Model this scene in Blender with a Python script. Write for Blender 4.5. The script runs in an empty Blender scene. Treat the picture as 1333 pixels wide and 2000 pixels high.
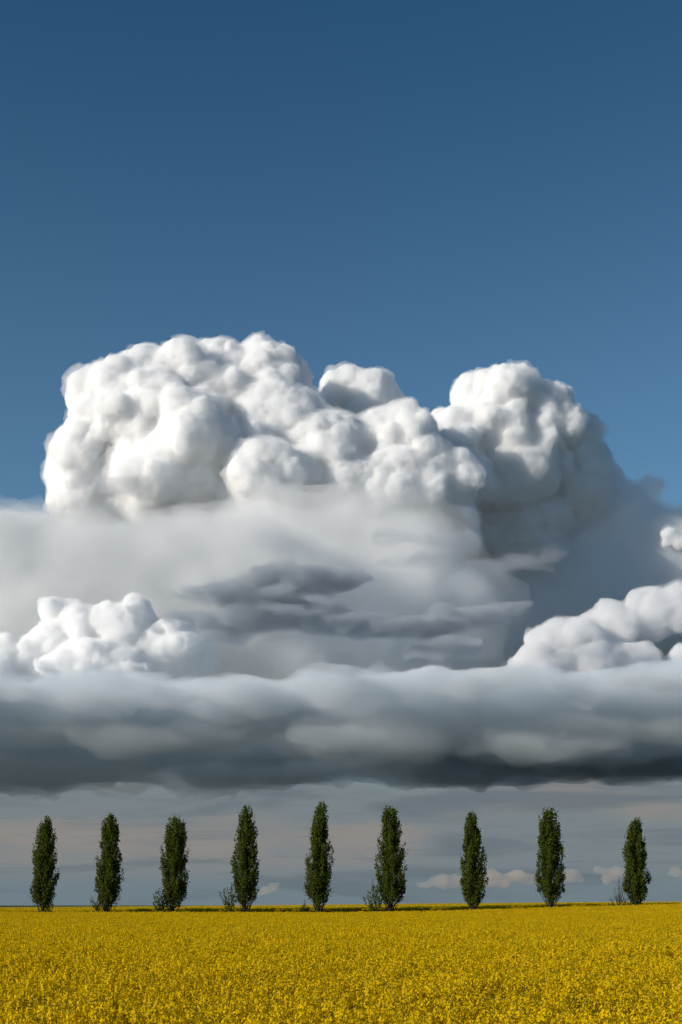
import bpy, bmesh, math, random, os
import numpy as np
from mathutils import Vector

S = bpy.context.scene
ROOT = S.collection

# ------------------------------------------------------------------ camera
EYE = 3.0
K = 0.36e-3                                   # radians per photograph pixel (50 mm lens, 36 mm frame height)
cam_data = bpy.data.cameras.new('camera')
cam_data.sensor_fit = 'VERTICAL'; cam_data.sensor_height = 36.0; cam_data.lens = 50.0
cam_data.shift_y = 0.384; cam_data.clip_start = 0.5; cam_data.clip_end = 80000.0
cam = bpy.data.objects.new('camera', cam_data)
cam.location = (0, 0, EYE); cam.rotation_euler = (math.pi / 2, 0, 0)
ROOT.objects.link(cam); S.camera = cam

# ------------------------------------------------------------------ sun, sky, exposure
SUN = np.array([-0.87, -0.43, 0.37]); SUN /= np.linalg.norm(SUN)
sun_data = bpy.data.lights.new('sun', 'SUN')
sun_data.energy = 4.5; sun_data.angle = math.radians(0.5); sun_data.color = (1.0, 0.925, 0.815)
sun = bpy.data.objects.new('sun', sun_data)
sun.rotation_euler = Vector(SUN).to_track_quat('Z', 'Y').to_euler()
ROOT.objects.link(sun)

world = bpy.data.worlds.new('World'); S.world = world; world.use_nodes = True


class Nodes:
    """small helper for writing node graphs"""
    def __init__(self, tree):
        self.t = tree; tree.nodes.clear()
    def n(self, kind, **kw):
        nd = self.t.nodes.new(kind)
        for k, v in kw.items(): setattr(nd, k, v)
        return nd
    def put(self, sock, v):
        if hasattr(v, 'is_output'): self.t.links.new(v, sock)
        else: sock.default_value = v
    def math(self, op, a, b=0.0, c=0.0, clamp=False):
        m = self.n('ShaderNodeMath', operation=op, use_clamp=clamp)
        for i, v in enumerate((a, b, c)): self.put(m.inputs[i], v)
        return m.outputs[0]
    def vmul(self, a, b):
        m = self.n('ShaderNodeVectorMath', operation='MULTIPLY')
        self.put(m.inputs[0], a); self.put(m.inputs[1], b); return m.outputs[0]
    def mix(self, f, a, b, blend='MIX'):
        m = self.n('ShaderNodeMix', data_type='RGBA', blend_type=blend)
        self.put(m.inputs[0], f); self.put(m.inputs[6], a); self.put(m.inputs[7], b); return m.outputs[2]
    def noise(self, vec, scale, detail=4.0, rough=0.55, dist=0.0):
        m = self.n('ShaderNodeTexNoise'); self.put(m.inputs['Vector'], vec)
        m.inputs['Scale'].default_value = scale; m.inputs['Detail'].default_value = detail
        m.inputs['Roughness'].default_value = rough; m.inputs['Distortion'].default_value = dist
        return m.outputs['Fac']
    def smooth(self, v, a, b, lo=0.0, hi=1.0):
        m = self.n('ShaderNodeMapRange', interpolation_type='SMOOTHSTEP')
        for i, x in enumerate((v, a, b, lo, hi)): self.put(m.inputs[i], x)
        return m.outputs[0]


N = Nodes(world.node_tree)
sky = N.n('ShaderNodeTexSky', sky_type='NISHITA', sun_disc=False)
sky.sun_elevation = math.asin(SUN[2]); sky.sun_rotation = math.atan2(SUN[0], SUN[1])
sky.altitude = 300.0; sky.air_density = 1.0; sky.dust_density = 0.3; sky.ozone_density = 4.0
# a belt of distant stratus low round the whole horizon
direc = N.n('ShaderNodeTexCoord').outputs['Generated']
sep = N.n('ShaderNodeSeparateXYZ'); N.put(sep.inputs[0], direc); elev = sep.outputs['Z']
tint = N.mix(N.smooth(elev, 0.26, 0.60), (1.02, 1.22, 1.15, 1), (0.40, 0.80, 0.87, 1))
blue = N.mix(1.0, sky.outputs[0], tint, 'MULTIPLY')
streak = N.noise(N.vmul(direc, (1.0, 1.0, 9.0)), 5.0, 5.0, 0.5, 0.6)
broad = N.noise(N.vmul(direc, (1.0, 1.0, 3.5)), 6.5, 3.0, 0.5)
fine = N.noise(N.vmul(direc, (1.0, 1.0, 14.0)), 14.0, 5.0, 0.6, 0.3)
c_low = (2.0, 2.65, 3.0, 1); c_grey = (2.35, 2.8, 3.02, 1); c_pink = (3.25, 3.05, 2.9, 1); c_dark = (1.65, 2.08, 2.38, 1)
belt = N.mix(N.smooth(elev, 0.004, 0.040), c_low, c_grey)
belt = N.mix(N.math('MULTIPLY', N.smooth(broad, 0.46, 0.66), N.smooth(elev, 0.012, 0.045)), belt, c_pink)
belt = N.mix(N.math('MULTIPLY', N.smooth(streak, 0.50, 0.66), 0.8), belt, c_dark)
belt = N.mix(N.math('MULTIPLY', N.smooth(fine, 0.54, 0.70), 0.45), belt, c_dark)
top = N.math('ADD', 0.115, N.math('MULTIPLY', N.math('SUBTRACT', broad, 0.5), 0.10))
cover = N.smooth(N.math('SUBTRACT', elev, top), -0.03, 0.05, 1.0, 0.0)
skycol = N.mix(cover, blue, belt)
bg = N.n('ShaderNodeBackground'); N.put(bg.inputs[0], skycol); bg.inputs[1].default_value = 0.08
N.put(N.n('ShaderNodeOutputWorld').inputs[0], bg.outputs[0])

S.view_settings.view_transform = 'Standard'; S.view_settings.look = 'None'
S.view_settings.exposure = 0.0; S.view_settings.gamma = 1.0; S.view_settings.use_curve_mapping = False
cy = S.cycles
cy.use_denoising = True
cy.max_bounces = 64; cy.volume_bounces = 40; cy.diffuse_bounces = 3; cy.glossy_bounces = 2
cy.transmission_bounces = 4; cy.transparent_max_bounces = 64

# ------------------------------------------------------------------ helpers
def link(o, parent=None):
    ROOT.objects.link(o)
    if parent: o.parent = parent
    return o

def mesh_obj(name, V, F, mats, parent=None, mi=None, smooth=False):
    me = bpy.data.meshes.new(name)
    me.from_pydata(np.asarray(V).tolist() if not isinstance(V, list) else V, [], F if isinstance(F, list) else F.tolist())
    for m in (mats if isinstance(mats, (list, tuple)) else [mats]): me.materials.append(m)
    if mi is not None: me.polygons.foreach_set('material_index', np.asarray(mi, dtype=np.int32))
    if smooth: me.polygons.foreach_set('use_smooth', np.ones(len(me.polygons), bool))
    me.update()
    return link(bpy.data.objects.new(name, me), parent)

def thing(name, label, cat, loc, group=None):
    o = bpy.data.objects.new(name, None); o.location = loc; o.empty_display_size = 0.5
    link(o); return tag(o, label, cat, group)

def tag(o, label, cat, group=None):
    o['label'] = label; o['category'] = cat
    if group: o['group'] = group
    return o

def sm(t): t = np.clip(t, 0, 1); return t * t * (3 - 2 * t)

def _h(i, seed):
    i = i.astype(np.int64)
    n = (i[..., 0] * 73856093) ^ (i[..., 1] * 19349663) ^ (i[..., 2] * 83492791) ^ (seed * 2654435761)
    n = ((n ^ (n >> 13)) * 1274126177) & 0x7fffffff
    n = (n ^ (n >> 16)) & 0x7fffffff
    return (n % 100003) / 100003.0

def vnoise(p, seed=0):
    i = np.floor(p); f = p - i; u = f * f * f * (f * (f * 6 - 15) + 10); r = 0
    for dx in (0, 1):
        for dy in (0, 1):
            for dz in (0, 1):
                w = (u[:, 0] if dx else 1 - u[:, 0]) * (u[:, 1] if dy else 1 - u[:, 1]) * (u[:, 2] if dz else 1 - u[:, 2])
                r = r + w * _h(i + np.array([dx, dy, dz]), seed)
    return r * 2 - 1

def worley(p, seed=0):
    i = np.floor(p); best = np.full(len(p), 9.)
    for dx in (-1, 0, 1):
        for dy in (-1, 0, 1):
            for dz in (-1, 0, 1):
                c = i + np.array([dx, dy, dz])
                q = c + np.stack([_h(c, seed + k) for k in (11, 23, 37)], 1)
                best = np.minimum(best, ((p - q) ** 2).sum(1))
    return np.sqrt(best)

# ------------------------------------------------------------------ clouds
def _ico(sub):
    bm = bmesh.new(); bmesh.ops.create_icosphere(bm, subdivisions=sub, radius=1)
    v = np.array([x.co[:] for x in bm.verts]); f = np.array([[x.index for x in g.verts] for g in bm.faces]); bm.free()
    return v, f
ICO = {k: _ico(k) for k in (2, 3, 4)}

def at(px, py, D): return np.array([(px - 666.5) * K * D, D, (1768 - py) * K * D + EYE])

def remesh(o, voxel, adapt=0.0):
    m = o.modifiers.new('union', 'REMESH'); m.mode = 'VOXEL'; m.voxel_size = voxel; m.adaptivity = adapt
    ev = o.evaluated_get(bpy.context.evaluated_depsgraph_get())
    me = bpy.data.meshes.new_from_object(ev)
    o.modifiers.clear(); old = o.data; o.data = me; bpy.data.meshes.remove(old)

def displace(o, *layers):
    me = o.data; n = len(me.vertices)
    for fn in layers:
        co = np.empty(n * 3, np.float32); me.vertices.foreach_get('co', co); co = co.reshape(-1, 3).astype(float)
        no = np.empty(n * 3, np.float32); me.vertices.foreach_get('normal', no); no = no.reshape(-1, 3).astype(float)
        co += fn(co, no); me.vertices.foreach_set('co', co.astype(np.float32).ravel()); me.update()

def billow(size, amp, seed, mod=None):
    def f(co, no):
        w = worley(co / size, seed); h = np.sqrt(np.clip(1 - (w / 0.95) ** 2, 0, 1)) - 0.45
        a = amp if mod is None else amp * (0.55 + 0.75 * np.clip(vnoise(co / mod, seed + 5) + 0.35, 0, 1))
        return no * (h * a)[:, None]
    return f

def swell(size, amp, seed, aniso=(1, 1, 1)):
    return lambda co, no: no * (amp * vnoise(co / (size * np.array(aniso)), seed))[:, None]

def wander(size, amp, seed):
    """moves points sideways in a noise field: ragged drifting edges"""
    def f(co, no):
        return np.stack([vnoise(co / size, seed + k) for k in (1, 2, 3)], 1) * np.array(amp)
    return f

def cloud_mat(name, col, mfp, g=0.0):
    m = bpy.data.materials.new(name); m.use_nodes = True
    q = Nodes(m.node_tree)
    s = q.n('ShaderNodeVolumeScatter')
    s.inputs['Color'].default_value = (*col, 1); s.inputs['Density'].default_value = 1.0 / mfp; s.inputs['Anisotropy'].default_value = g
    sh = s.outputs[0]
    if min(col) < 1:                                        # absorption, so shade and tint can be put into a cloud's colour
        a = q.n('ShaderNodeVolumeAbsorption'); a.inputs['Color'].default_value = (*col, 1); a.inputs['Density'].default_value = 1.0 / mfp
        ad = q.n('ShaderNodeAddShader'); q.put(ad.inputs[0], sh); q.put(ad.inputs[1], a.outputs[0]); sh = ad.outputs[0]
    q.put(q.n('ShaderNodeOutputMaterial').inputs['Volume'], sh)
    return m

def cloud(name, label, lobes, D, mat, voxel, seed, kids=(30, 12, 6), size=((.16, .5), (.26, .5), (.32, .6)), depth=0.9, layers=(), up=-0.5, group=None, finish=()):
    """lobes: (px, py, rx, rz, dD) - the big heaps; smaller heaps grow on them, all fused into one skin"""
    rng = np.random.default_rng(seed)
    puffs = []
    for (px, py, rx, rz, dD) in lobes:
        c = at(px, py, D + dD); R = np.array([rx * K * D, depth * rx * K * D, rz * K * D])
        puffs.append((c, R)); gen = [(c, R)]
        for lv, (nn, ss) in enumerate(zip(kids, size)):
            new = []
            for cc, RR in gen:
                for _ in range(nn):
                    d = rng.normal(size=3); d /= np.linalg.norm(d)
                    if d[2] < up or d[1] > (.7, .4, .1)[lv]: continue
                    r2 = RR * rng.uniform(*ss); c2 = cc + d * RR * rng.uniform(.68, .93)
                    new.append((c2, r2)); puffs.append((c2, r2))
            gen = new
    V, F, n = [], [], 0
    for c, r in puffs:
        v, f = ICO[4 if r.max() > 200 else 3 if r.max() > 60 else 2]
        V.append(v * r + c); F.append(f + n); n += len(v)
    V = np.concatenate(V); F = np.concatenate(F)
    o = mesh_obj(name, V - at(666.5, 1768, D), F, mat)
    o.location = at(666.5, 1768, D)
    remesh(o, voxel); displace(o, *layers)
    if finish: remesh(o, voxel); displace(o, *finish)
    remesh(o, voxel, voxel * .12)
    o.data.polygons.foreach_set('use_smooth', np.ones(len(o.data.polygons), bool))
    tag(o, label, 'cloud', group)
    return o

WHITE = cloud_mat('cumulus_white', (1, 1, 1), 11.0, 0.0)
MIST = cloud_mat('cumulus_mist', (1, 1, 1), 95.0, 0.0)
SOFTW = cloud_mat('cumulus_soft', (1, 1, 1), 13.0, 0.0)
SOFTG = cloud_mat('cumulus_grey', (0.945, 0.948, 0.955), 26.0, 0.0)
SHADE = cloud_mat('cumulus_shaded', (0.975, 0.982, 0.99), 60.0, 0.0)  # cumulus in shadow: part of the blue grey shade is in the colour
VEIL = cloud_mat('cloud_veil', (0.975, 0.975, 0.972), 420.0, 0.0)
BASE_SHADE = cloud_mat('shaded_cloud_base', (0.893, 0.935, 0.966), 140.0, 0.0)  # cloud base: its shade is partly put into this absorbing slate colour
PINK = cloud_mat('far_cumulus', (0.93, 0.80, 0.70), 230.0, 0.0)  # reddening by low sun and haze put into the scatter colour
RAGS = cloud_mat('cloud_rag', (0.80, 0.835, 0.86), 380.0, 0.0)  # grey of the shaded lip painted as absorbing colour
CURTAIN = cloud_mat('cloud_curtain', (0.955, 0.97, 0.985), 140.0, 0.0)
SMUDGE = cloud_mat('cloud_scrap', (0.58, 0.62, 0.66), 90.0, 0.0)  # scraps dark from shade, painted here as low albedo


def mist(o, shells, voxel, seed):
    """thinner cloud round a dense heap: skins grown outward, each ragged in its own way"""
    base = o.data
    n = len(base.vertices)
    co = np.empty(n * 3, np.float32); base.vertices.foreach_get('co', co); co = co.reshape(-1, 3).astype(float)
    no = np.empty(n * 3, np.float32); base.vertices.foreach_get('normal', no); no = no.reshape(-1, 3).astype(float)
    for k, (off, rag, size, mat) in enumerate(shells):
        me = base.copy(); me.materials.clear(); me.materials.append(mat)
        c = link(bpy.data.objects.new('mist', me), o)
        p = co + no * (off * (1 + .7 * vnoise(co / (size * 2.2), seed + 90 + k)))[:, None]
        for sz, am in ((size, rag), (size * .42, rag * .45)):
            p = p + np.stack([vnoise(p / sz, seed + 7 * k + q) for q in (1, 2, 3)], 1) * am * np.array([1, .7, .7])
        me.vertices.foreach_set('co', p.astype(np.float32).ravel()); me.update()
        remesh(c, voxel, voxel * .15)
        c.data.polygons.foreach_set('use_smooth', np.ones(len(c.data.polygons), bool))
    return o

VX = 4.2
puffy = (swell(190, 36, 1), wander(120, (26, 20, 22), 80), swell(70, 16, 7), billow(48, 26, 2, 300), billow(27, 22, 3, 200))
tiny = (billow(16, 17, 4, 120), wander(26, (5, 4, 5), 84), swell(9, 4.5, 9))
FUZZ = ((6.0, 11.0, 24, MIST), (11.0, 26.0, 44, MIST))

mist(cloud('cumulus_cloud', 'towering bright white cumulus heap on the left with a domed cauliflower top',
      [(300,845,110,100,0),(224,832,72,82,0),(208,925,80,85,0),(395,788,88,82,50),(432,724,52,46,170),(515,760,75,65,120),(520,860,100,100,20),
       (350,930,130,110,-40),(500,950,120,100,-40),(625,890,70,65,-60),(172,800,30,36,120),(292,748,38,36,60),(165,960,36,50,-30)],
      6000, WHITE, VX, 5, layers=puffy, finish=tiny), FUZZ, 7.0, 1)
mist(cloud('cumulus_cloud', 'pale tip of a shaded cumulus dome peeping out between the two white towers',
      [(690,785,52,48,0),(712,840,60,70,0),(645,800,25,30,0)], 6400, WHITE, VX, 6, layers=puffy, finish=tiny), FUZZ, 7.0, 2)
mist(cloud('cumulus_cloud', 'lower white cumulus shoulder in the middle, below the gap of blue sky',
      [(790,880,68,62,-20),(730,900,60,60,0),(800,970,105,95,0),(670,960,90,80,-50),(890,930,65,70,120),(830,1030,90,80,160)],
      6000, WHITE, VX, 8, layers=puffy, finish=tiny), FUZZ, 7.0, 3)
mist(cloud('cumulus_cloud', 'white cumulus tower on the right whose right flank falls into grey shade',
      [(948,790,46,50,150),(1012,790,60,48,150),(1060,838,70,70,150),(935,855,65,58,100),(895,830,26,28,120),(1000,910,100,90,150),(1105,868,50,48,250),(1110,950,90,85,300),(1130,905,35,35,300),(1000,1030,100,95,330)],
      6200, WHITE, VX, 9, layers=puffy, finish=tiny), FUZZ, 7.0, 4)
mist(cloud('cumulus_cloud', 'dull blue grey cumulus mass sinking to the right edge beside the right tower',
      [(1185,990,60,70,0),(1255,1000,60,55,0),(1325,1035,60,50,0),(1100,1070,120,110,-30),(1150,1000,60,60,0),(1240,1130,130,110,0),(1380,1150,120,110,0),(980,1110,110,110,-60),(1180,1230,150,110,0),(1020,1230,140,110,0)],
      6600, SHADE, 7.0, 10, depth=.45, layers=(swell(190, 40, 1), swell(90, 24, 7), billow(70, 16, 2, 300)), finish=(wander(60, (14, 14, 10), 50), billow(26, 7, 3, 200))),
      ((12, 20, 50, MIST), (26, 30, 80, VEIL)), 8.0, 5)
mist(cloud('cloud_tuft', 'small bright cloud tuft at the right frame edge beside the dull mass',
      [(1310,1045,16,12,0),(1328,1060,20,18,0),(1300,1062,10,8,0)], 5600, SOFTW, 5.0, 62, kids=(10, 4), layers=(swell(40, 8, 1), billow(22, 8, 2, 100)), finish=(wander(24, (7, 5, 6), 50),)),
      ((6, 12, 26, MIST),), 5.0, 6)

SKIRT = cloud_mat('cloud_skirt', (1.0, 1.0, 1.0), 120.0, 0.0)
FILM = cloud_mat('cloud_film', (1.0, 1.0, 1.0), 420.0, 0.0)
FAINT = cloud_mat('cloud_faint', (0.60, 0.62, 0.66), 330.0, 0.0)  # thinner scraps, shade likewise put into the colour
flow = (swell(260, 60, 21, (1.6, 1, .8)), swell(110, 32, 22, (1.5, 1, .8)), swell(50, 16, 23, (1.4, 1, .8)))
ragged = (wander(90, (40, 20, 14), 30), wander(38, (16, 10, 9), 40), swell(24, 8, 26))
mist(cloud('cloud_skirt', 'smooth creamy white middle of the cloud on which the dark scraps lie',
      [(560,1060,120,80,100),(680,1050,120,80,100),(780,1090,110,80,120),(600,1160,130,80,60),(740,1180,120,80,60),(860,1200,95,70,120),(480,1240,120,70,0),(600,1275,120,60,0),(730,1280,110,60,20),(380,1240,100,60,0),(820,1110,60,45,160),(850,1200,70,45,160),(850,1280,90,45,120)],
      5500, SKIRT, 8.0, 63, kids=(9,), size=((.3, .5),), depth=0.35, layers=flow, up=-1, finish=(wander(90, (34, 14, 14), 30), swell(40, 8, 26))),
     ((14, 20, 70, FILM), (32, 40, 90, FILM), (56, 60, 130, FILM), (84, 80, 170, FILM)), 13.0, 14)
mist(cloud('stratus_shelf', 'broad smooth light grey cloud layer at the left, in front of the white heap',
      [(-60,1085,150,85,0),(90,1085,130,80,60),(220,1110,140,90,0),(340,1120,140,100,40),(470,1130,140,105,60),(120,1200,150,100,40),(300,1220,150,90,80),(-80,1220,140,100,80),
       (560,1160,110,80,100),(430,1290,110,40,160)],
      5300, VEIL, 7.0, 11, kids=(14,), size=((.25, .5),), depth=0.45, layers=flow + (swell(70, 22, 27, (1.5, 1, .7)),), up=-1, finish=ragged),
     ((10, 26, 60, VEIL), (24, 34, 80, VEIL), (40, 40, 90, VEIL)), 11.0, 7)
mist(cloud('cumulus_cloud', 'low warm white cumulus bank at the left edge, rising in steps to the right',
      [(5,1300,45,42,0),(65,1285,38,36,0),(110,1262,40,34,10),(165,1245,50,50,20),(235,1240,60,50,30),(320,1275,75,40,40),(110,1192,20,12,40),(150,1200,22,14,40),(200,1310,90,45,0)],
      5000, SOFTW, 4.2, 12, layers=(wander(120, (20, 16, 16), 80), swell(70, 12, 7), billow(40, 18, 2, 300), billow(23, 17, 3, 200)), finish=tiny),
     ((6, 12, 24, MIST),), 7.0, 8)
mist(cloud('cumulus_cloud', 'pale grey white cumulus bank at the right edge above the dark cloud base',
      [(1060,1315,50,44,0),(1105,1250,62,36,60),(1180,1315,66,46,30),(1238,1305,42,36,0),(1200,1225,50,36,120),(1270,1205,50,45,120),(1338,1190,45,40,90),(1348,1315,42,52,0),(1120,1380,120,50,40),(1290,1390,100,50,40),(960,1365,100,42,80),(850,1365,110,42,100),(740,1370,110,40,100)],
      4900, SOFTG, 4.6, 13, depth=0.8, layers=(wander(120, (20, 16, 16), 80), swell(70, 14, 7), billow(42, 18, 2, 300), billow(24, 16, 3, 200)), finish=tiny),
     ((6, 12, 26, MIST),), 7.0, 9)
mist(cloud('cloud_curtain', 'dull blue grey cloud curtain filling the gaps behind the lower cumulus banks',
      [(-80,1180,200,190,0),(150,1200,200,200,100),(380,1180,200,200,0),(620,1180,220,200,100),(860,1200,220,210,0),(1080,1220,220,210,50),(1300,1230,200,190,0),(1450,1250,180,190,0),(200,1390,250,95,0),(600,1400,250,95,0),(1000,1390,250,95,0),(1350,1390,250,95,0),(-100,1390,200,95,0)],
      7700, CURTAIN, 20.0, 20, kids=(8,), size=((.3, .5),), depth=0.4, layers=flow, up=-1), ((25, 40, 120, VEIL),), 26.0, 10)
for lab, lobes, sd in (
    ('long dark grey cloud scrap drifting in front of the white cloud, left of the middle',
     [(560,1135,120,14,0),(430,1158,90,9,0),(650,1130,80,17,0),(520,1175,110,20,0),(460,1215,95,18,10),(600,1205,110,17,0),(380,1205,60,9,0),(680,1225,90,14,30),(420,1240,50,10,0)], 14),
    ('small dark grey cloud tuft at the left end of the long dark scrap',
     [(290,1215,24,13,0),(270,1195,16,10,0),(310,1225,18,9,0)], 15),
    ('dark grey wedge of cloud rising to the right, right of the long dark scrap',
     [(820,1220,90,15,0),(900,1200,90,14,0),(970,1190,65,8,0),(770,1235,60,12,0),(860,1262,80,7,0),(830,1285,50,7,0)], 16),
    ('faint thin grey cloud streak above the long dark scrap',
     [(780,1050,75,6,0),(850,1058,50,5,0),(800,1095,70,8,0),(870,1085,50,6,0)], 17),
    ('thin lilac grey cloud streak at the right in front of the shaded mass',
     [(1040,1090,60,6,0),(970,1105,70,7,0),(1090,1080,30,5,0)], 18),
    ('ragged grey cloud strip across the foot of the left white heap',
     [(230,942,50,9,0),(300,934,50,7,0),(370,930,60,7,0),(330,956,70,7,0),(420,958,40,6,0),(200,955,30,6,0)], 19)):
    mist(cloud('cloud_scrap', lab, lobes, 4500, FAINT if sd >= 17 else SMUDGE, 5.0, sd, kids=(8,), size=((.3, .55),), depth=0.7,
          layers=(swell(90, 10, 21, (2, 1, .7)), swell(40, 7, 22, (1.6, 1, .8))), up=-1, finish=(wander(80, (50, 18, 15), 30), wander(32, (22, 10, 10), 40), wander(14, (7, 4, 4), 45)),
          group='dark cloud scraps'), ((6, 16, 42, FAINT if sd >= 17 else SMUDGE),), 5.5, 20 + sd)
# the cloud base: a wide flat slab seen from the front and from below
def slab(name, label, x0, x1, y0, y1, z0, z1, mat, voxel, layers, finish, rim):
    nx, ny = int((x1 - x0) / 60), int((y1 - y0) / 60)
    X, Y = np.meshgrid(np.linspace(x0, x1, nx), np.linspace(y0, y1, ny))
    e = np.minimum(np.minimum((X - x0), (x1 - X)), np.minimum((Y - y0), (y1 - Y)))
    t = np.clip(e / rim, 0, 1)
    zm = z0 + (z1 - z0) * .12
    up = zm + 10 + (z1 - zm) * t ** 1.1; lo = zm + (z0 - zm) * np.clip(t * 3, 0, 1)
    tilt = X / 1343.0 * 40.0; up = up + tilt; lo = lo + tilt
    V = np.concatenate([np.stack([X, Y, up], -1).reshape(-1, 3), np.stack([X, Y, lo - 1], -1).reshape(-1, 3)])
    F = []; n = nx * ny
    for j in range(ny - 1):
        for i in range(nx - 1):
            a = j * nx + i
            F.append([a, a + 1, a + nx + 1, a + nx]); F.append([n + a, n + a + nx, n + a + nx + 1, n + a + 1])
    edge = [(i, i + 1) for i in range(nx - 1)] + [(j * nx + nx - 1, (j + 1) * nx + nx - 1) for j in range(ny - 1)] \
         + [(n - 1 - i, n - 2 - i) for i in range(nx - 1)] + [((ny - 1 - j) * nx, (ny - 2 - j) * nx) for j in range(ny - 1)]
    F += [[b, a, n + a, n + b] for a, b in edge]
    c = np.array([(x0 + x1) / 2, (y0 + y1) / 2, z0])
    o = mesh_obj(name, V - c, F, mat); o.location = c
    remesh(o, voxel); displace(o, *layers); remesh(o, voxel); displace(o, *finish); remesh(o, voxel, voxel * .12)
    o.data.polygons.foreach_set('use_smooth', np.ones(len(o.data.polygons), bool))
    return tag(o, label, 'cloud')
mist(slab('shaded_cloud_base', 'wide flat dark slate grey cloud base stretching across above the row of trees',
     -3200, 3200, 3350, 5600, 484, 745, BASE_SHADE, 11.0,
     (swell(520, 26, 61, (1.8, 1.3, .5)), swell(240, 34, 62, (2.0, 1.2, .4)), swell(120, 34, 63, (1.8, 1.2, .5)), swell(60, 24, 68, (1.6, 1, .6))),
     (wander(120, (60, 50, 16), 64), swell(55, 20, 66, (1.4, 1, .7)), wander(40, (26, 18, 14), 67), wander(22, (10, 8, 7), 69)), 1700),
     ((14, 34, 70, BASE_SHADE),), 15.0, 11)
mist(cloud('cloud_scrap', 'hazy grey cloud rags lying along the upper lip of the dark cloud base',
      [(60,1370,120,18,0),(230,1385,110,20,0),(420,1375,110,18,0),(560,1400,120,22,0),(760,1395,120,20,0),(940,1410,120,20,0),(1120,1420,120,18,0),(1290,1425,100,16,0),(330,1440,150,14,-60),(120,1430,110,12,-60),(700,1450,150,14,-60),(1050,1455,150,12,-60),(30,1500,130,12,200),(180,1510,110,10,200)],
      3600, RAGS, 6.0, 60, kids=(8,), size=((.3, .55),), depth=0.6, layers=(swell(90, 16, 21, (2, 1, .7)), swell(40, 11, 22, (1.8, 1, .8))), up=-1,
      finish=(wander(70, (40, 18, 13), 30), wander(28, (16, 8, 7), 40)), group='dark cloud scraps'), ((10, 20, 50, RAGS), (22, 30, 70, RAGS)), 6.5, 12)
# the little cumulus low behind the trees, evening pink put into their colour
for i, (lab, lobes) in enumerate((
    ('small peach pink cumulus low behind the seventh poplar, largest of the far puffs',
     [(830,1729,16,8,0),(862,1722,18,11,0),(890,1722,16,13,0),(920,1725,18,11,0),(960,1716,20,13,0),(985,1722,18,11,0),(1010,1712,22,13,0),(1035,1718,18,10,0)]),
    ('small peach pink cumulus low to the right of the eighth poplar', [(1115,1712,16,12,0),(1130,1718,12,9,0),(1098,1716,12,9,0)]),
    ('small pinkish cumulus low behind the bare tree and the last poplar', [(1175,1700,12,8,0),(1205,1706,16,10,0),(1190,1716,14,8,0)]),
    ('small pink cumulus low at the right frame edge', [(1322,1703,14,11,0),(1338,1710,12,10,0)]),
    ('faint pink cloud puff low to the right of the fourth poplar', [(522,1740,14,8,0),(538,1734,10,8,0)]))):
    cloud('small_cumulus', lab, lobes, 14000, PINK, 8.5, 30 + i, kids=(14, 5), layers=(swell(100, 22, 70), billow(52, 22, 71)), finish=(wander(80, (30, 16, 14), 72), wander(30, (11, 8, 8), 73)), up=-.1, group='far pink puffs of cloud')

# ------------------------------------------------------------------ ground
CROP = 1.3
D_EDGE, D_TREE, D_FAR, D_CREST = 213.0, 219.0, 226.0, 430.0
EDGE_PX = ([-700, 0, 450, 640, 870, 1000, 1080, 1150, 1333, 2000], [1782, 1784, 1784.5, 1785, 1781.7, 1778, 1774.5, 1772.5, 1769, 1766])
HOR_PX = ([-700, 0, 450, 870, 1333, 2000], [1777, 1773.6, 1770, 1766.2, 1763.6, 1762])

def _z(px_tab, x, D, dpx=0.0):
    px = x / (K * D) + 666.5
    return EYE - (np.interp(px, *px_tab) + dpx - 1768) * K * D

def edge_z(x): return _z(EDGE_PX, x, D_EDGE)          # crop tops along the near field's far edge
def front_z(x):                                        # crop tops along the far field's near edge
    return 0.52 * _z(EDGE_PX, x * D_EDGE / D_FAR, D_EDGE) * D_FAR / D_EDGE + 0.48 * _z(HOR_PX, x, D_FAR) + 0.03
def crest_z(x): return _z(HOR_PX, x, D_CREST)

def crop_top(x, y):
    x = np.asarray(x, float); y = np.asarray(y, float)
    t = np.clip(y / D_EDGE, 0, 1)
    near = CROP + (edge_z(x) - CROP) * t ** 2.2
    u = np.clip((y - D_FAR) / (D_CREST - D_FAR), 0, 1)
    s = front_z(x) + (crest_z(x * D_CREST / np.maximum(y, 1.0)) - front_z(x)) * np.sin(u * math.pi / 2) ** 0.9
    far = s - np.clip(y - D_CREST, 0, None) * 0.012
    lane = np.clip((y - D_EDGE) / (D_FAR - D_EDGE), 0, 1)
    mid = edge_z(x) * (1 - lane) + front_z(x) * lane
    return np.where(y <= D_EDGE, near, np.where(y < D_FAR, mid, far))

def ground_z(x, y):
    return np.maximum(crop_top(x, y) - CROP, -7.0)

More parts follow.
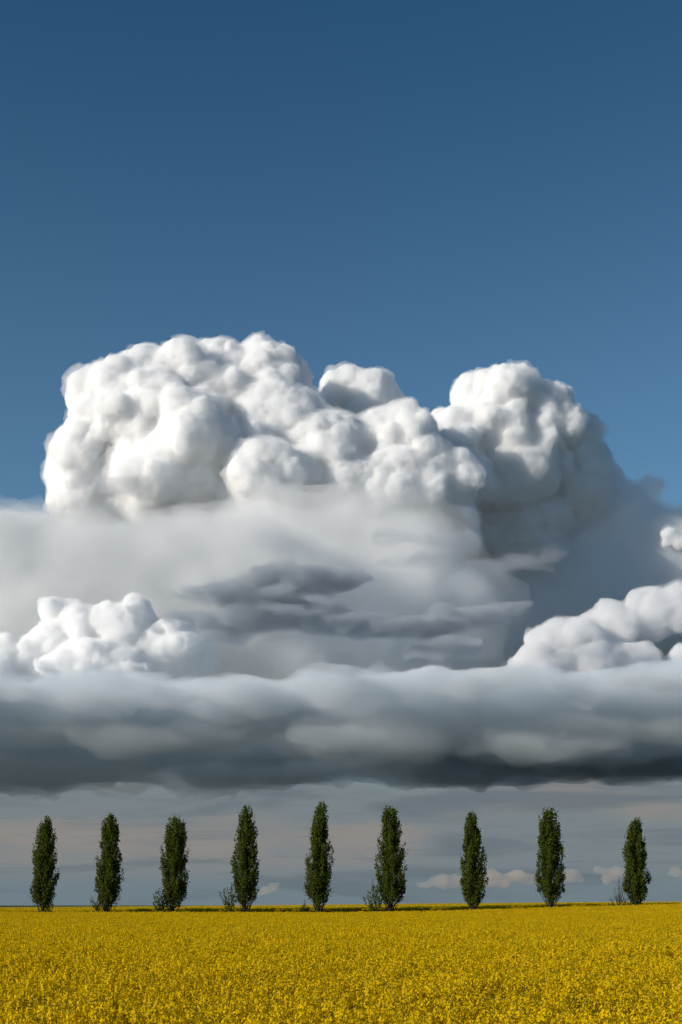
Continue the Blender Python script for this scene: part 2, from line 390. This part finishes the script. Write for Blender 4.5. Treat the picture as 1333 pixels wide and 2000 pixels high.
def simple_mat(name, col, rough=0.8, trans=0.0, var=0.25, scale=3.0, tcol=None, spec=0.2, per_obj=0.0):
    m = bpy.data.materials.new(name); m.use_nodes = True
    q = Nodes(m.node_tree)
    geo = q.n('ShaderNodeNewGeometry')
    no = q.noise(geo.outputs['Position'], scale, 3.0, 0.6)
    f = q.math('ADD', 1.0 - var, q.math('MULTIPLY', no, 2 * var))
    if per_obj:
        oi = q.n('ShaderNodeObjectInfo').outputs['Random']
        f = q.math('MULTIPLY', f, q.math('ADD', 1.0 - per_obj, q.math('MULTIPLY', oi, 2 * per_obj)))
    c = q.n('ShaderNodeVectorMath', operation='SCALE'); c.inputs[0].default_value = col; q.put(c.inputs['Scale'], f)
    p = q.n('ShaderNodeBsdfPrincipled'); q.put(p.inputs['Base Color'], c.outputs[0])
    p.inputs['Roughness'].default_value = rough; p.inputs['Specular IOR Level'].default_value = spec
    sh = p.outputs[0]
    if trans:
        c2 = q.n('ShaderNodeVectorMath', operation='SCALE'); c2.inputs[0].default_value = tcol or col; q.put(c2.inputs['Scale'], f)
        tr = q.n('ShaderNodeBsdfTranslucent'); q.put(tr.inputs[0], c2.outputs[0])
        mx = q.n('ShaderNodeMixShader'); mx.inputs[0].default_value = trans
        q.put(mx.inputs[1], sh); q.put(mx.inputs[2], tr.outputs[0]); sh = mx.outputs[0]
    q.put(q.n('ShaderNodeOutputMaterial').inputs[0], sh)
    return m

M_SOIL = simple_mat('field_soil', (0.055, 0.06, 0.02), 0.95, var=0.4, scale=0.7)
M_PETAL = simple_mat('rapeseed_petal', (0.74, 0.505, 0.005), 0.8, 0.36, 0.30, 9.0, (0.80, 0.545, 0.004), 0.03, 0.12)
M_BUD = simple_mat('rapeseed_bud', (0.28, 0.27, 0.025), 0.7, 0.2, 0.25, 9.0)
M_STEM = simple_mat('rapeseed_stem', (0.085, 0.095, 0.014), 0.9, 0.15, 0.3, 6.0, None, 0.03)
M_LEAF = simple_mat('rapeseed_leaf', (0.06, 0.085, 0.014), 0.9, 0.25, 0.3, 5.0, None, 0.03)
M_POPLAR = simple_mat('poplar_leaf', (0.072, 0.099, 0.012), 0.8, 0.36, 0.5, 1.3, (0.13, 0.16, 0.012), 0.08, 0.0)
M_BARK = simple_mat('bark', (0.045, 0.036, 0.026), 0.95, var=0.4, scale=4.0)
M_DEAD = simple_mat('dead_wood', (0.07, 0.055, 0.045), 0.95, var=0.3, scale=4.0)
M_GRASS = simple_mat('grass_blade', (0.075, 0.09, 0.02), 0.7, 0.2, 0.35, 1.5)

xs = np.unique(np.concatenate([-np.geomspace(60000, 260, 14), np.linspace(-240, 240, 97), np.geomspace(260, 60000, 14)]))
ys = np.unique(np.concatenate([-np.geomspace(60000, 60, 10), np.linspace(-50, 210, 40), np.linspace(212, 228, 9), np.linspace(232, 480, 40), np.geomspace(500, 60000, 16)]))
GX, GY = np.meshgrid(xs, ys)
GZ = ground_z(GX, np.maximum(GY, 0))
V = np.stack([GX, GY, GZ], -1).reshape(-1, 3); nx = len(xs)
F = [[j * nx + i, j * nx + i + 1, (j + 1) * nx + i + 1, (j + 1) * nx + i] for j in range(len(ys) - 1) for i in range(nx - 1)]
ground = mesh_obj('ground', V, F, M_SOIL, smooth=True); ground['kind'] = 'structure'

# ------------------------------------------------------------------ mesh pieces for plants
class Geo:
    def __init__(self): self.V = []; self.F = []; self.M = []; self.n = 0
    def add(self, v, f, m):
        v = np.asarray(v, float)
        self.V.append(v); self.F += [[i + self.n for i in q] for q in f]; self.M += [m] * len(f); self.n += len(v)
    def tube(self, pts, radii, m, sides=5):
        pts = np.asarray(pts, float); k = len(pts); rows = []
        for i in range(k):
            d = pts[min(i + 1, k - 1)] - pts[max(i - 1, 0)]; d /= np.linalg.norm(d) + 1e-9
            a = np.cross(d, (0.31, 0.95, 0.07)); a /= np.linalg.norm(a) + 1e-9; b = np.cross(d, a)
            t = np.arange(sides) * 2 * math.pi / sides
            rows.append(pts[i] + radii[i] * (np.cos(t)[:, None] * a + np.sin(t)[:, None] * b))
        f = [[i * sides + j, i * sides + (j + 1) % sides, (i + 1) * sides + (j + 1) % sides, (i + 1) * sides + j] for i in range(k - 1) for j in range(sides)]
        f.append([(k - 1) * sides + j for j in range(sides)])
        self.add(np.concatenate(rows), f, m)
    def quads(self, c, a, b, m):
        """many rhombic leaves at once: centres c, half axes a and b (N x 3)"""
        v = np.stack([c - a, c + b, c + a, c - b], 1).reshape(-1, 3)
        self.add(v, (np.arange(len(c) * 4).reshape(-1, 4)).tolist(), m)
    def obj(self, name, mats, parent=None, smooth=False):
        return mesh_obj(name, np.concatenate(self.V), self.F, mats, parent, self.M, smooth)

def rvec(rng, n):
    d = rng.normal(size=(n, 3)); return d / np.linalg.norm(d, axis=1)[:, None]

def raceme(g, rng, c, r, n, petal, bud, stretch=1.3):
    """a flower head: open flowers round a spike with a knob of buds on top"""
    u = rng.uniform(0, 1, n); th = rng.uniform(0, 2 * math.pi, n)
    rad = r * (0.55 + 0.5 * np.sin(u * math.pi * .8 + .4)) * rng.uniform(.75, 1.15, n)
    p = np.stack([np.cos(th) * rad, np.sin(th) * rad, (u - .55) * r * 2 * stretch], 1) + c
    nrm = np.stack([np.cos(th), np.sin(th), rng.uniform(.0, 1.1, n)], 1); nrm /= np.linalg.norm(nrm, axis=1)[:, None]
    t = rvec(rng, n); a = np.cross(nrm, t); a /= np.linalg.norm(a, axis=1)[:, None]; b = np.cross(nrm, a)
    s = (r * rng.uniform(.34, .5, n))[:, None]
    g.quads(p, a * s, b * s * .8, petal)
    k = max(2, n // 5)
    q = c + np.stack([rng.normal(0, r * .22, k), rng.normal(0, r * .22, k), r * stretch * rng.uniform(.85, 1.15, k)], 1)
    d = rvec(rng, k); e = np.cross(d, rvec(rng, k))
    g.quads(q, d * r * .22, e * r * .2, bud)

def plant(g, rng, base, h, heads, fl, rr, sides=3, leaves=2):
    lean = rng.normal(0, .05, 2)
    tip = base + np.array([lean[0], lean[1], h])
    g.tube([base + (tip - base) * t + np.array([0, 0, 0]) for t in (0.25, .6, 1)], [.007, .006, .003], 2, sides)
    raceme(g, rng, tip, rr * rng.uniform(.85, 1.2), fl, 0, 1)
    for _ in range(heads - 1):
        t = rng.uniform(.5, .8); s = base + (tip - base) * t
        a = rng.uniform(0, 6.283); L = rng.uniform(.08, .20)
        e = s + np.array([math.cos(a) * L, math.sin(a) * L, h * (1 - t) * rng.uniform(.55, 1.05)])
        g.tube([s, (s + e) / 2 + np.array([math.cos(a), math.sin(a), 0]) * .02, e], [.004, .004, .002], 2, sides)
        raceme(g, rng, e, rr * rng.uniform(.7, 1.1), fl, 0, 1)
    for _ in range(leaves):
        s = base + (tip - base) * rng.uniform(.35, .7); a = rng.uniform(0, 6.283)
        d = np.array([math.cos(a), math.sin(a), rng.uniform(-.3, .5)]); L = rng.uniform(.05, .09)
        w = np.cross(d, (0, 0, 1)); w /= np.linalg.norm(w)
        g.quads(np.array([s + d * L]), np.array([d * L]), np.array([w * L * .3]), 3)

CROP_MATS = [M_PETAL, M_BUD, M_STEM, M_LEAF]
protos = bpy.data.collections.new('rapeseed_patches')
far_protos = bpy.data.collections.new('far_rapeseed_patches')
def proto(name, coll, seed, size, n, fl, rr, heads, sides, leaves, hvar):
    rng = np.random.default_rng(seed); g = Geo()
    for _ in range(n):
        b = np.array([rng.uniform(-size / 2, size / 2), rng.uniform(-size / 2, size / 2), 0.0])
        h = CROP * min(1.22, rng.normal(.97, hvar))
        plant(g, rng, b, h, int(rng.integers(*heads)), fl, rr, sides, leaves)
    me = bpy.data.meshes.new(name)
    me.from_pydata(np.concatenate(g.V).tolist(), [], g.F)
    for m in CROP_MATS: me.materials.append(m)
    me.polygons.foreach_set('material_index', np.array(g.M, np.int32)); me.update()
    coll.objects.link(bpy.data.objects.new(name, me))
for i in range(10): proto('rapeseed_patch', protos, 100 + i, 1.05, 34, 17, 0.054, (2, 5), 3, 2, .10)
for i in range(6): proto('far_rapeseed_patch', far_protos, 200 + i, 2.2, 60, 7, 0.085, (2, 4), 3, 1, .06)

def spread(name, pts, scales, coll, label, seed, mats):
    me = bpy.data.meshes.new(name); me.from_pydata(pts.tolist(), [], [])
    at_ = me.attributes.new('size', 'FLOAT', 'POINT'); at_.data.foreach_set('value', scales.astype(np.float32))
    for m in mats: me.materials.append(m)
    o = link(bpy.data.objects.new(name, me))
    ng = bpy.data.node_groups.new(name, 'GeometryNodeTree')
    ng.interface.new_socket('Geometry', in_out='INPUT', socket_type='NodeSocketGeometry')
    ng.interface.new_socket('Geometry', in_out='OUTPUT', socket_type='NodeSocketGeometry')
    gi = ng.nodes.new('NodeGroupInput'); go = ng.nodes.new('NodeGroupOutput')
    ci = ng.nodes.new('GeometryNodeCollectionInfo'); ci.inputs['Collection'].default_value = coll; ci.inputs['Separate Children'].default_value = True
    ci.inputs['Reset Children'].default_value = True
    ip = ng.nodes.new('GeometryNodeInstanceOnPoints'); ip.inputs['Pick Instance'].default_value = True
    rv = ng.nodes.new('FunctionNodeRandomValue'); rv.data_type = 'INT'
    rv.inputs['Min'].default_value = 0; rv.inputs['Max'].default_value = len(coll.objects) - 1 if len(coll.objects) else 0; rv.inputs['Seed'].default_value = seed
    rr = ng.nodes.new('FunctionNodeRandomValue'); rr.data_type = 'FLOAT_VECTOR'
    rr.inputs['Min'].default_value = (0, 0, 0); rr.inputs['Max'].default_value = (0.04, 0.04, 6.283); rr.inputs['Seed'].default_value = seed + 1
    na = ng.nodes.new('GeometryNodeInputNamedAttribute'); na.data_type = 'FLOAT'; na.inputs['Name'].default_value = 'size'
    L = ng.links.new
    L(gi.outputs[0], ip.inputs['Points']); L(ci.outputs[0], ip.inputs['Instance'])
    L([s for s in rv.outputs if s.enabled][0], ip.inputs['Instance Index'])
    L([s for s in rr.outputs if s.enabled][0], ip.inputs['Rotation'])
    L(na.outputs[0], ip.inputs['Scale']); L(ip.outputs[0], go.inputs[0])
    md = o.modifiers.new('spread', 'NODES'); md.node_group = ng
    o['kind'] = 'stuff'; tag(o, label, 'crop')
    return o

def jitter_grid(x0, x1, y0, y1, step, seed, inside):
    rng = np.random.default_rng(seed)
    X, Y = np.meshgrid(np.arange(x0, x1, step), np.arange(y0, y1, step))
    X = X.ravel() + rng.uniform(-.4, .4, X.size) * step; Y = Y.ravel() + rng.uniform(-.4, .4, Y.size) * step
    k = inside(X, Y); return X[k], Y[k], rng

X, Y, rng = jitter_grid(-95, 95, 9, D_EDGE, 0.92, 1, lambda x, y: np.abs(x) < .34 * y + 5)
lump = 1 + .05 * vnoise(np.stack([X / 3.1, Y / 3.1, X * 0], 1), 5) + .035 * vnoise(np.stack([X / 11, Y / 11, X * 0], 1), 6)
spread('rapeseed_field', np.stack([X, Y, ground_z(X, Y)], 1), lump * rng.uniform(.96, 1.04, len(X)), protos,
       'yellow flowering rapeseed field filling the whole foreground up to the row of poplars', 7, CROP_MATS)
X, Y, rng = jitter_grid(-190, 190, D_FAR, D_CREST + 25, 1.9, 2, lambda x, y: np.abs(x) < .36 * y + 5)
spread('far_rapeseed_field', np.stack([X, Y, ground_z(X, Y)], 1), rng.uniform(.95, 1.05, len(X)), far_protos,
       'thin strip of yellow rapeseed field behind the poplars reaching the horizon', 17, CROP_MATS)

stalks = bpy.data.collections.new('rapeseed_stalks')
for i in range(7):
    rng = np.random.default_rng(700 + i); g = Geo()
    for _ in range(2):
        b = np.array([rng.uniform(-.25, .25), rng.uniform(-.25, .25), .55]); h = rng.uniform(.85, 1.12)
        lean = rng.normal(0, .10, 2); k = np.linspace(0, 1, 6)
        pts = [b + np.array([lean[0] * u ** 2, lean[1] * u ** 2, h * u]) for u in k]
        g.tube(pts, np.linspace(.010, .004, 6), 2, 4)
        raceme(g, rng, pts[-1], .042, 18, 0, 1, 1.4)
        for u in rng.uniform(.55, .9, 3):
            s_ = b + np.array([lean[0] * u ** 2, lean[1] * u ** 2, h * u]); a = rng.uniform(0, 6.283); L = rng.uniform(.06, .16)
            e = s_ + np.array([math.cos(a) * L, math.sin(a) * L, L * rng.uniform(.6, 1.6)])
            g.tube([s_, (s_ + e) / 2 + np.array([math.cos(a), math.sin(a), -.3]) * .02, e], [.005, .004, .003], 2, 3)
            raceme(g, rng, e, .036, 14, 0, 1, 1.2)
    me = bpy.data.meshes.new('rapeseed_stalk'); me.from_pydata(np.concatenate(g.V).tolist(), [], g.F)
    for m in CROP_MATS: me.materials.append(m)
    me.polygons.foreach_set('material_index', np.array(g.M, np.int32)); me.update()
    stalks.objects.link(bpy.data.objects.new('rapeseed_stalk', me))
X, Y, rng = jitter_grid(-45, 45, 14, 110, 1.25, 3, lambda x, y: np.abs(x) < .34 * y + 4)
k = rng.uniform(size=len(X)) < np.clip(1.25 - Y / 90, .12, .95); X, Y = X[k], Y[k]
spread('taller_rapeseed', np.stack([X, Y, ground_z(X, Y)], 1), rng.uniform(.82, 1.02, len(X)), stalks,
       'taller flowering rapeseed stalks scattered over the near part of the field', 27, CROP_MATS)

# ------------------------------------------------------------------ trees
def tree_at(px, py):
    x = (px - 666.5) * K * D_TREE
    return np.array([x, D_TREE, float(ground_z(x, D_TREE))])

def leaf_tuft(g, rng, c, n, spread_, leaf, upv, m=0):
    p = c + rng.normal(0, 1, (n, 3)) * spread_
    d = rvec(rng, n) * .75 + upv; d /= np.linalg.norm(d, axis=1)[:, None]
    e = np.cross(d, rvec(rng, n)); e /= np.linalg.norm(e, axis=1)[:, None]
    s = rng.uniform(.75, 1.25, (n, 1)) * leaf
    g.quads(p, d * s, e * s * .72, m)

def bend(a, b, rng, k=5, bow=0.25, out=None):
    """a limb from a to b that leaves sideways and turns upward"""
    t = np.linspace(0, 1, k)[:, None]
    p = a + (b - a) * t
    hor = (b - a).copy(); hor[2] = 0
    p += hor * (np.sqrt(t) - t) * 1.0 * bow * 2
    p[1:-1] += rng.normal(0, .05, (k - 2, 3))
    return p

def poplar(px, base_py, left, right, s, y0, x0, label, seed, nl=96, ntuft=1400):
    """left / right: outline of the crown as (y, x) in crop pixels; s: crop pixels per photograph pixel; (x0, y0): crop origin"""
    rng = np.random.default_rng(seed)
    B = tree_at(px, base_py); kd = K * D_TREE
    ly = np.array([p[0] for p in left]) / s + y0; lx = np.array([p[1] for p in left]) / s + x0
    ry = np.array([p[0] for p in right]) / s + y0; rx = np.array([p[1] for p in right]) / s + x0
    top_py = min(ly.min(), ry.min())
    z_of = lambda py: (1768 - py) * kd + EYE - B[2]
    H = z_of(top_py)
    zl = z_of(ly)[::-1]; xl = ((lx - px) * kd)[::-1]; zr = z_of(ry)[::-1]; xr = ((rx - px) * kd)[::-1]
    L = lambda z: np.interp(z, zl, xl); R = lambda z: np.interp(z, zr, xr)
    zb = max(zl[0], zr[0])
    t = thing('poplar', label, 'tree', B, 'row of poplars behind the rapeseed field')
    wood = Geo(); crown = Geo()
    axis = lambda z: np.array([(.0 if z < zb else (L(z) + R(z)) / 2 * min(1, (z - zb) / (H * .45))), 0, z])
    zz = np.linspace(-.15, H * .93, 12)
    r0 = .30 * H / 16
    wood.tube([axis(z) + (rng.normal(0, .03, 3) if z > 1 else 0) for z in zz], [r0 * (1.35 if z < .2 else 1) * max(.04, 1 - z / H) for z in zz], 0, 8)
    # steep limbs, each ending on the outline
    tips = []
    for i in range(nl):
        ze = zb + (H - zb) * (1 - (1 - (i + rng.uniform(.2, .8)) / nl) ** 1.15) * .985
        th = i * 2.39996 + rng.uniform(-.4, .4)
        w = (R(ze) - L(ze)) / 2; mid = (R(ze) + L(ze)) / 2
        rr = w * (rng.uniform(.80, 1.0) if i % 3 else rng.uniform(.3, .8))
        e = np.array([mid + math.cos(th) * rr, math.sin(th) * rr, ze])
        zs = max(.35, ze - rng.uniform(.22, .38) * H * (0.6 if ze < H * .4 else 1)); zs = min(zs, ze * .72)
        a = axis(zs); pts = bend(a, e, rng, 6, .35)
        wood.tube(pts, np.linspace(max(.02, .075 * (1 - zs / H)), .012, 6), 0, 4)
        tips.append(pts)
    wood.obj('trunk', M_BARK, t, True)
    per = ntuft / nl
    for pts in tips:
        k = int(per * rng.uniform(.7, 1.3))
        size = rng.uniform(.75, 1.25)
        for u in rng.uniform(.2, 1.0, k) ** .8:
            f = u * (len(pts) - 1); i = min(int(f), len(pts) - 2); c = pts[i] + (pts[i + 1] - pts[i]) * (f - i)
            c = c + rng.normal(0, .16, 3) * (1.2 - u * .6)
            w = (R(c[2]) - L(c[2])) / 2; mid = (R(c[2]) + L(c[2])) / 2
            if math.hypot(c[0] - mid, c[1]) > w * 1.02 - .10 or (c[2] < zb + .9 and rng.uniform() < .7) or c[2] < 1.3: continue
            leaf_tuft(crown, rng, c, int(rng.integers(9, 17)), np.array([.17, .17, .30]) * size, .14, np.array([0, 0, .55]))
        # the pointed tuft at the limb's end
        leaf_tuft(crown, rng, pts[-1] + np.array([0, 0, .12]), 14, np.array([.10, .10, .26]), .12, np.array([0, 0, .8]))
    leaf_tuft(crown, rng, np.array([axis(H * .97)[0], 0, H - .35]), 40, np.array([.12, .12, .3]), .12, np.array([0, 0, .8]))
    c = crown.obj('crown', M_POPLAR, t)
    return t

R1 = (2.962, 1540, 0); R2 = (2.962, 1540, 420); R3 = (2.818, 1540, 860)
POPLARS = [
 (84, 1781, R1, [(170,262),(200,243),(250,215),(300,212),(350,195),(430,187),(510,185),(570,178),(640,182),(668,225),(690,240)],
  [(170,290),(230,300),(260,318),(330,325),(400,335),(500,340),(570,338),(620,320),(660,300),(690,262)],
  'leftmost poplar of the row, dense and evenly spindle shaped'),
 (207, 1783, R1, [(150,640),(200,594),(250,590),(320,583),(380,562),(430,553),(490,542),(530,547),(570,552),(620,548),(670,580),(690,600)],
  [(150,652),(180,670),(220,690),(260,695),(330,690),(380,705),(430,708),(490,713),(550,708),(600,705),(640,690),(680,650),(690,635)],
  'second poplar from the left, pointed top with a leafy sprig low on its left'),
 (338, 1783, R1, [(170,998),(200,965),(230,965),(300,950),(370,930),(430,920),(480,930),(520,937),(570,942),(640,945),(690,990)],
  [(170,1012),(185,1055),(210,1080),(270,1085),(330,1095),(400,1085),(450,1083),(500,1095),(550,1097),(590,1100),(620,1085),(670,1030),(695,1012)],
  'third poplar from the left, the blunt broad topped one touching a young poplar'),
 (477, 1784, R2, [(100,160),(120,150),(180,135),(230,125),(300,110),(330,98),(390,105),(430,85),(470,95),(520,105),(570,115),(640,130),(690,160)],
  [(100,195),(130,210),(190,225),(210,235),(270,248),(320,258),(390,255),(430,265),(480,262),(540,270),(590,262),(640,235),(680,195)],
  'fourth poplar from the left, forked tip and a sparse young tree at its left foot'),
 (620, 1785, R2, [(85,612),(110,582),(160,575),(190,558),(260,553),(290,540),(330,535),(370,538),(410,522),(460,515),(500,522),(540,525),(580,520),(610,540),(650,565),(690,582)],
  [(85,622),(110,645),(150,655),(210,657),(260,655),(300,672),(330,685),(380,688),(430,685),(470,697),(520,685),(570,678),(610,675),(640,650),(690,605)],
  'middle poplar of the nine, tallest, wavy in outline, a low shrub at its left'),
 (763, 1782, R2, [(105,990),(130,975),(180,962),(260,955),(300,945),(350,937),(410,930),(450,935),(500,928),(545,935),(600,940),(660,980),(690,1005)],
  [(105,1005),(130,1050),(150,1060),(190,1078),(250,1082),(310,1098),(350,1105),(420,1110),(470,1110),(510,1115),(560,1123),(600,1110),(640,1075),(690,1030)],
  'sixth poplar from the left, full bodied with a slender young tree at its left foot'),
 (924, 1778, R3, [(135,176),(150,152),(200,135),(250,133),(310,122),(360,108),(400,105),(460,108),(500,118),(550,118),(600,125),(640,155),(665,172)],
  [(135,190),(180,205),(230,220),(260,225),(300,238),(350,258),(400,250),(450,258),(490,262),(540,265),(590,245),(630,215),(660,188)],
  'third poplar from the right, narrowing to a bare stemmed cone at its foot'),
 (1075, 1775, R3, [(113,562),(130,552),(200,530),(240,535),(280,540),(330,530),(400,530),(450,525),(500,520),(530,518),(570,550),(610,590),(640,602)],
  [(113,620),(150,642),(200,660),(240,662),(270,678),(310,675),(340,688),(400,680),(430,690),(480,695),(520,700),(550,695),(580,660),(610,640),(640,620)],
  'second poplar from the right, twin topped and wide at the bottom'),
 (1239, 1771, R3, [(170,1082),(190,1050),(230,1035),(270,1020),(310,1000),(350,1003),(390,1013),(450,1018),(500,1010),(540,1012),(580,1025),(610,1045),(640,1062)],
  [(170,1090),(200,1105),(250,1113),(290,1130),(320,1145),(350,1143),(390,1140),(440,1140),(480,1152),(500,1160),(540,1153),(590,1140),(620,1110),(640,1088)],
  'rightmost poplar, shorter, with the leafless little tree at its left'),
]
for i, (px, py, (s, y0, x0), lf, rt, lab) in enumerate(POPLARS):
    poplar(px, py, lf, rt, s, y0, x0, lab, 300 + i)

def young_tree(name, label, px, py, tips, seed, dens=7, dy=-.8, leaf=.11, fork=.35, cat='young tree', rad=.055, mat=None, sub=0):
    """tips: (px, py) where its branches end in the photograph"""
    rng = np.random.default_rng(seed)
    B = tree_at(px, py) + np.array([0, dy, 0]); B[2] = float(ground_z(B[0], B[1])); kd = K * D_TREE
    t = thing(name, label, cat, B)
    wood = Geo(); crown = Geo()
    zt = max((1768 - q[1]) * kd + EYE - B[2] for q in tips)
    xt = [q for q in tips if q[1] == min(p[1] for p in tips)][0]
    tip = np.array([(xt[0] - px) * kd, 0, zt])
    stem = lambda u: np.array([tip[0] * u ** 1.6, 0, zt * u])
    wood.tube([stem(u) for u in (-.05, .2, .4, .6, .8, 1)], [rad * (1.05 - u) for u in (0, .2, .4, .6, .8, 1)], 0, 6)
    for q in tips:
        e = np.array([(q[0] - px) * kd, rng.uniform(-.8, .8), (1768 - q[1]) * kd + EYE - B[2]])
        u0 = min(.85, max(.12, (e[2] - abs(e[0]) * 1.1) / zt * fork + .1 * rng.uniform()))
        pts = bend(stem(u0), e, rng, 6, .3)
        wood.tube(pts, np.linspace(rad * .55, .012, 6), 0, 4)
        for _ in range(sub):
            i = rng.integers(1, 5); d = (pts[i + 1] - pts[i]); d /= np.linalg.norm(d)
            d = d * .8 + rvec(rng, 1)[0] * .7; L = rng.uniform(.3, .9); a = pts[i]; b = a + d * L
            wood.tube([a, (a + b) / 2 + rng.normal(0, .04, 3), b + np.array([0, 0, .1])], [.018, .013, .007], 0, 4)
            for _ in range(2):
                c = a + d * L * rng.uniform(.3, .9); d2 = d + rvec(rng, 1)[0] * .8
                wood.tube([c, c + d2 * .3], [.010, .006], 0, 3)
        if dens:
            for u in np.linspace(.3, 1, dens):
                f = u * 5; i = min(int(f), 4); c = pts[i] + (pts[i + 1] - pts[i]) * (f - i)
                leaf_tuft(crown, rng, c + rng.normal(0, .08, 3), int(rng.integers(5, 12)), np.array([.11, .11, .15]), leaf, np.array([0, 0, .4]))
    wood.obj('trunk', mat or M_BARK, t, True)
    if dens: crown.obj('crown', M_POPLAR, t)
    return t

young_tree('young_poplar', 'sparse young tree with spread leafy twigs at the left foot of the fourth poplar', 453, 1783,
  [(431,1745),(438,1738),(446,1735),(452,1728),(455,1735),(460,1740),(443,1752),(441,1760),(461,1758),(447,1760),(457,1748)], 401, 8)
young_tree('young_poplar', 'slender young tree with a leafy tip at the left foot of the sixth poplar', 737, 1782,
  [(710,1756),(718,1750),(722,1742),(728,1733),(728,1722),(735,1735),(738,1728),(743,1740),(722,1760),(746,1752),(732,1750),(750,1748),(742,1756)], 402, 9)
young_tree('young_poplar', 'bushy young poplar leaning out at the left foot of the third poplar', 324, 1782,
  [(303,1748),(307,1741),(312,1738),(306,1757),(302,1765),(316,1745),(320,1738),(311,1760),(318,1757),(326,1745),(328,1757),(305,1768)], 403, 10)
young_tree('young_poplar', 'short leafy sprout at the left foot of the second poplar', 199, 1783,
  [(180,1755),(185,1758),(190,1762),(187,1766),(194,1764),(198,1758)], 404, 6, rad=.035)
young_tree('shrub', 'little leafy sprout to the right of the foot of the leftmost poplar', 91, 1782,
  [(97,1771),(101,1769),(107,1767),(95,1774),(104,1773)], 405, 5, rad=.03, cat='shrub')
young_tree('shrub', 'low twiggy green shrub just left of the middle poplar', 597, 1784,
  [(586,1774),(590,1772),(593,1770),(597,1763),(600,1771),(604,1772),(595,1774),(602,1775),(591,1777)], 406, 7, rad=.03, cat='shrub')
young_tree('bare_tree', 'small leafless tree with fine upright twigs left of the rightmost poplar', 1209, 1772,
  [(1188,1750),(1191,1757),(1196,1740),(1199,1731),(1203,1725),(1208,1712),(1212,1722),(1216,1733),(1220,1740),(1224,1748),(1219,1755),(1200,1748),(1213,1738),(1205,1740),(1194,1762),(1222,1760),(1228,1765)],
  407, 0, cat='bare tree', mat=M_DEAD, rad=.10, sub=5)

# rough grass along the lane under the trees
rng = np.random.default_rng(77); g = Geo()
n = 26000
gx = rng.uniform(-95, 95, n); gy = rng.uniform(D_EDGE + .3, D_FAR - .3, n); k = vnoise(np.stack([gx / 4, gy / 4, gx * 0], 1), 8) > -.45
gx, gy = gx[k], gy[k]; n = len(gx)
h = rng.uniform(.25, .6, n) * (1 + .5 * vnoise(np.stack([gx / 6, gy / 6, gx * 0], 1), 9))
a = rng.uniform(0, 6.283, n)
c = np.stack([gx, gy, ground_z(gx, gy) + h * .5], 1)
g.quads(c, np.stack([rng.normal(0, .12, n), rng.normal(0, .12, n), h * .55], 1), np.stack([np.cos(a), np.sin(a), 0 * a], 1) * .05, 0)
go_ = g.obj('lane_grass', [M_GRASS]); go_['kind'] = 'stuff'; tag(go_, 'rough green grass in the lane under the poplars', 'grass')

# ------------------------------------------------------------------ tall plants standing out of the crop in front
def tall_plant(label, D, paths, heads, seed):
    """paths: stems as photograph pixels from low to tip; heads: (px, py, radius px)"""
    rng = np.random.default_rng(seed)
    x = (paths[0][0][0] - 666.5) * K * D
    B = np.array([x, D, float(ground_z(x, D))]); kd = K * D
    loc = lambda q, dy=0: np.array([(q[0] - 666.5) * kd - B[0], dy, (1768 - q[1]) * kd + EYE - B[2]])
    t = thing('rapeseed_plant', label, 'plant', B, 'tall rapeseed plants standing out of the crop')
    for j, p in enumerate(paths):
        pts = [loc(q, .03 * j) for q in p]
        if j == 0: pts = [np.array([0, 0, -.02])] + pts
        g = Geo(); g.tube(pts, np.linspace(.009, .0045, len(pts)), 0, 6); g.obj('stem', M_STEM, t, True)
    for (hx, hy, hr) in heads:
        g = Geo(); raceme(g, rng, loc((hx, hy), rng.uniform(-.03, .03)), hr * kd, 36, 0, 1, 1.25); g.obj('flower_head', [M_PETAL, M_BUD], t)
TG = 'tall rapeseed plants'
tall_plant('tallest rapeseed plant at the lower left, ragged flower head and two bowed side stems', 21.5,
  [[(220,1985),(222,1950),(223,1912)],[(214,1990),(209,1970),(200,1955),(191,1946)],[(232,1988),(238,1972),(249,1955),(262,1946)]],
  [(219,1908,7),(214,1918,6),(225,1903,5),(218,1930,5),(188,1947,4),(264,1944,4)], 501)
tall_plant('rapeseed plant whose thin stem bows over to the right like a hook', 21.5,
  [[(521,1998),(523,1975),(527,1955),(534,1941),(545,1930),(556,1926)]], [(560,1929,4)], 502)
tall_plant('upright rapeseed plant with one small flower head left of the hooked stem', 21.8,
  [[(443,1998),(447,1970),(450,1945),(452,1925)]], [(452,1922,6),(447,1940,5)], 503)
tall_plant('upright dark stemmed rapeseed plant near the bottom left corner', 21.2,
  [[(122,1998),(126,1980),(131,1960),(134,1948)],[(126,1984),(138,1970),(150,1960),(160,1953)]], [(134,1945,6),(160,1951,7)], 504)
tall_plant('stout rapeseed plant with a bunched flower head at the bottom right of the middle', 21.3,
  [[(1030,1998),(1031,1975),(1032,1958)],[(1031,1985),(1022,1970),(1018,1962)]], [(1032,1953,8),(1017,1960,6),(1038,1965,6)], 505)
tall_plant('leafy rapeseed plant with clustered flower heads near the lower right', 22.0,
  [[(1112,1985),(1113,1955),(1115,1930)],[(1113,1965),(1122,1950),(1126,1942)]], [(1115,1927,7),(1108,1936,5),(1127,1940,5)], 506)
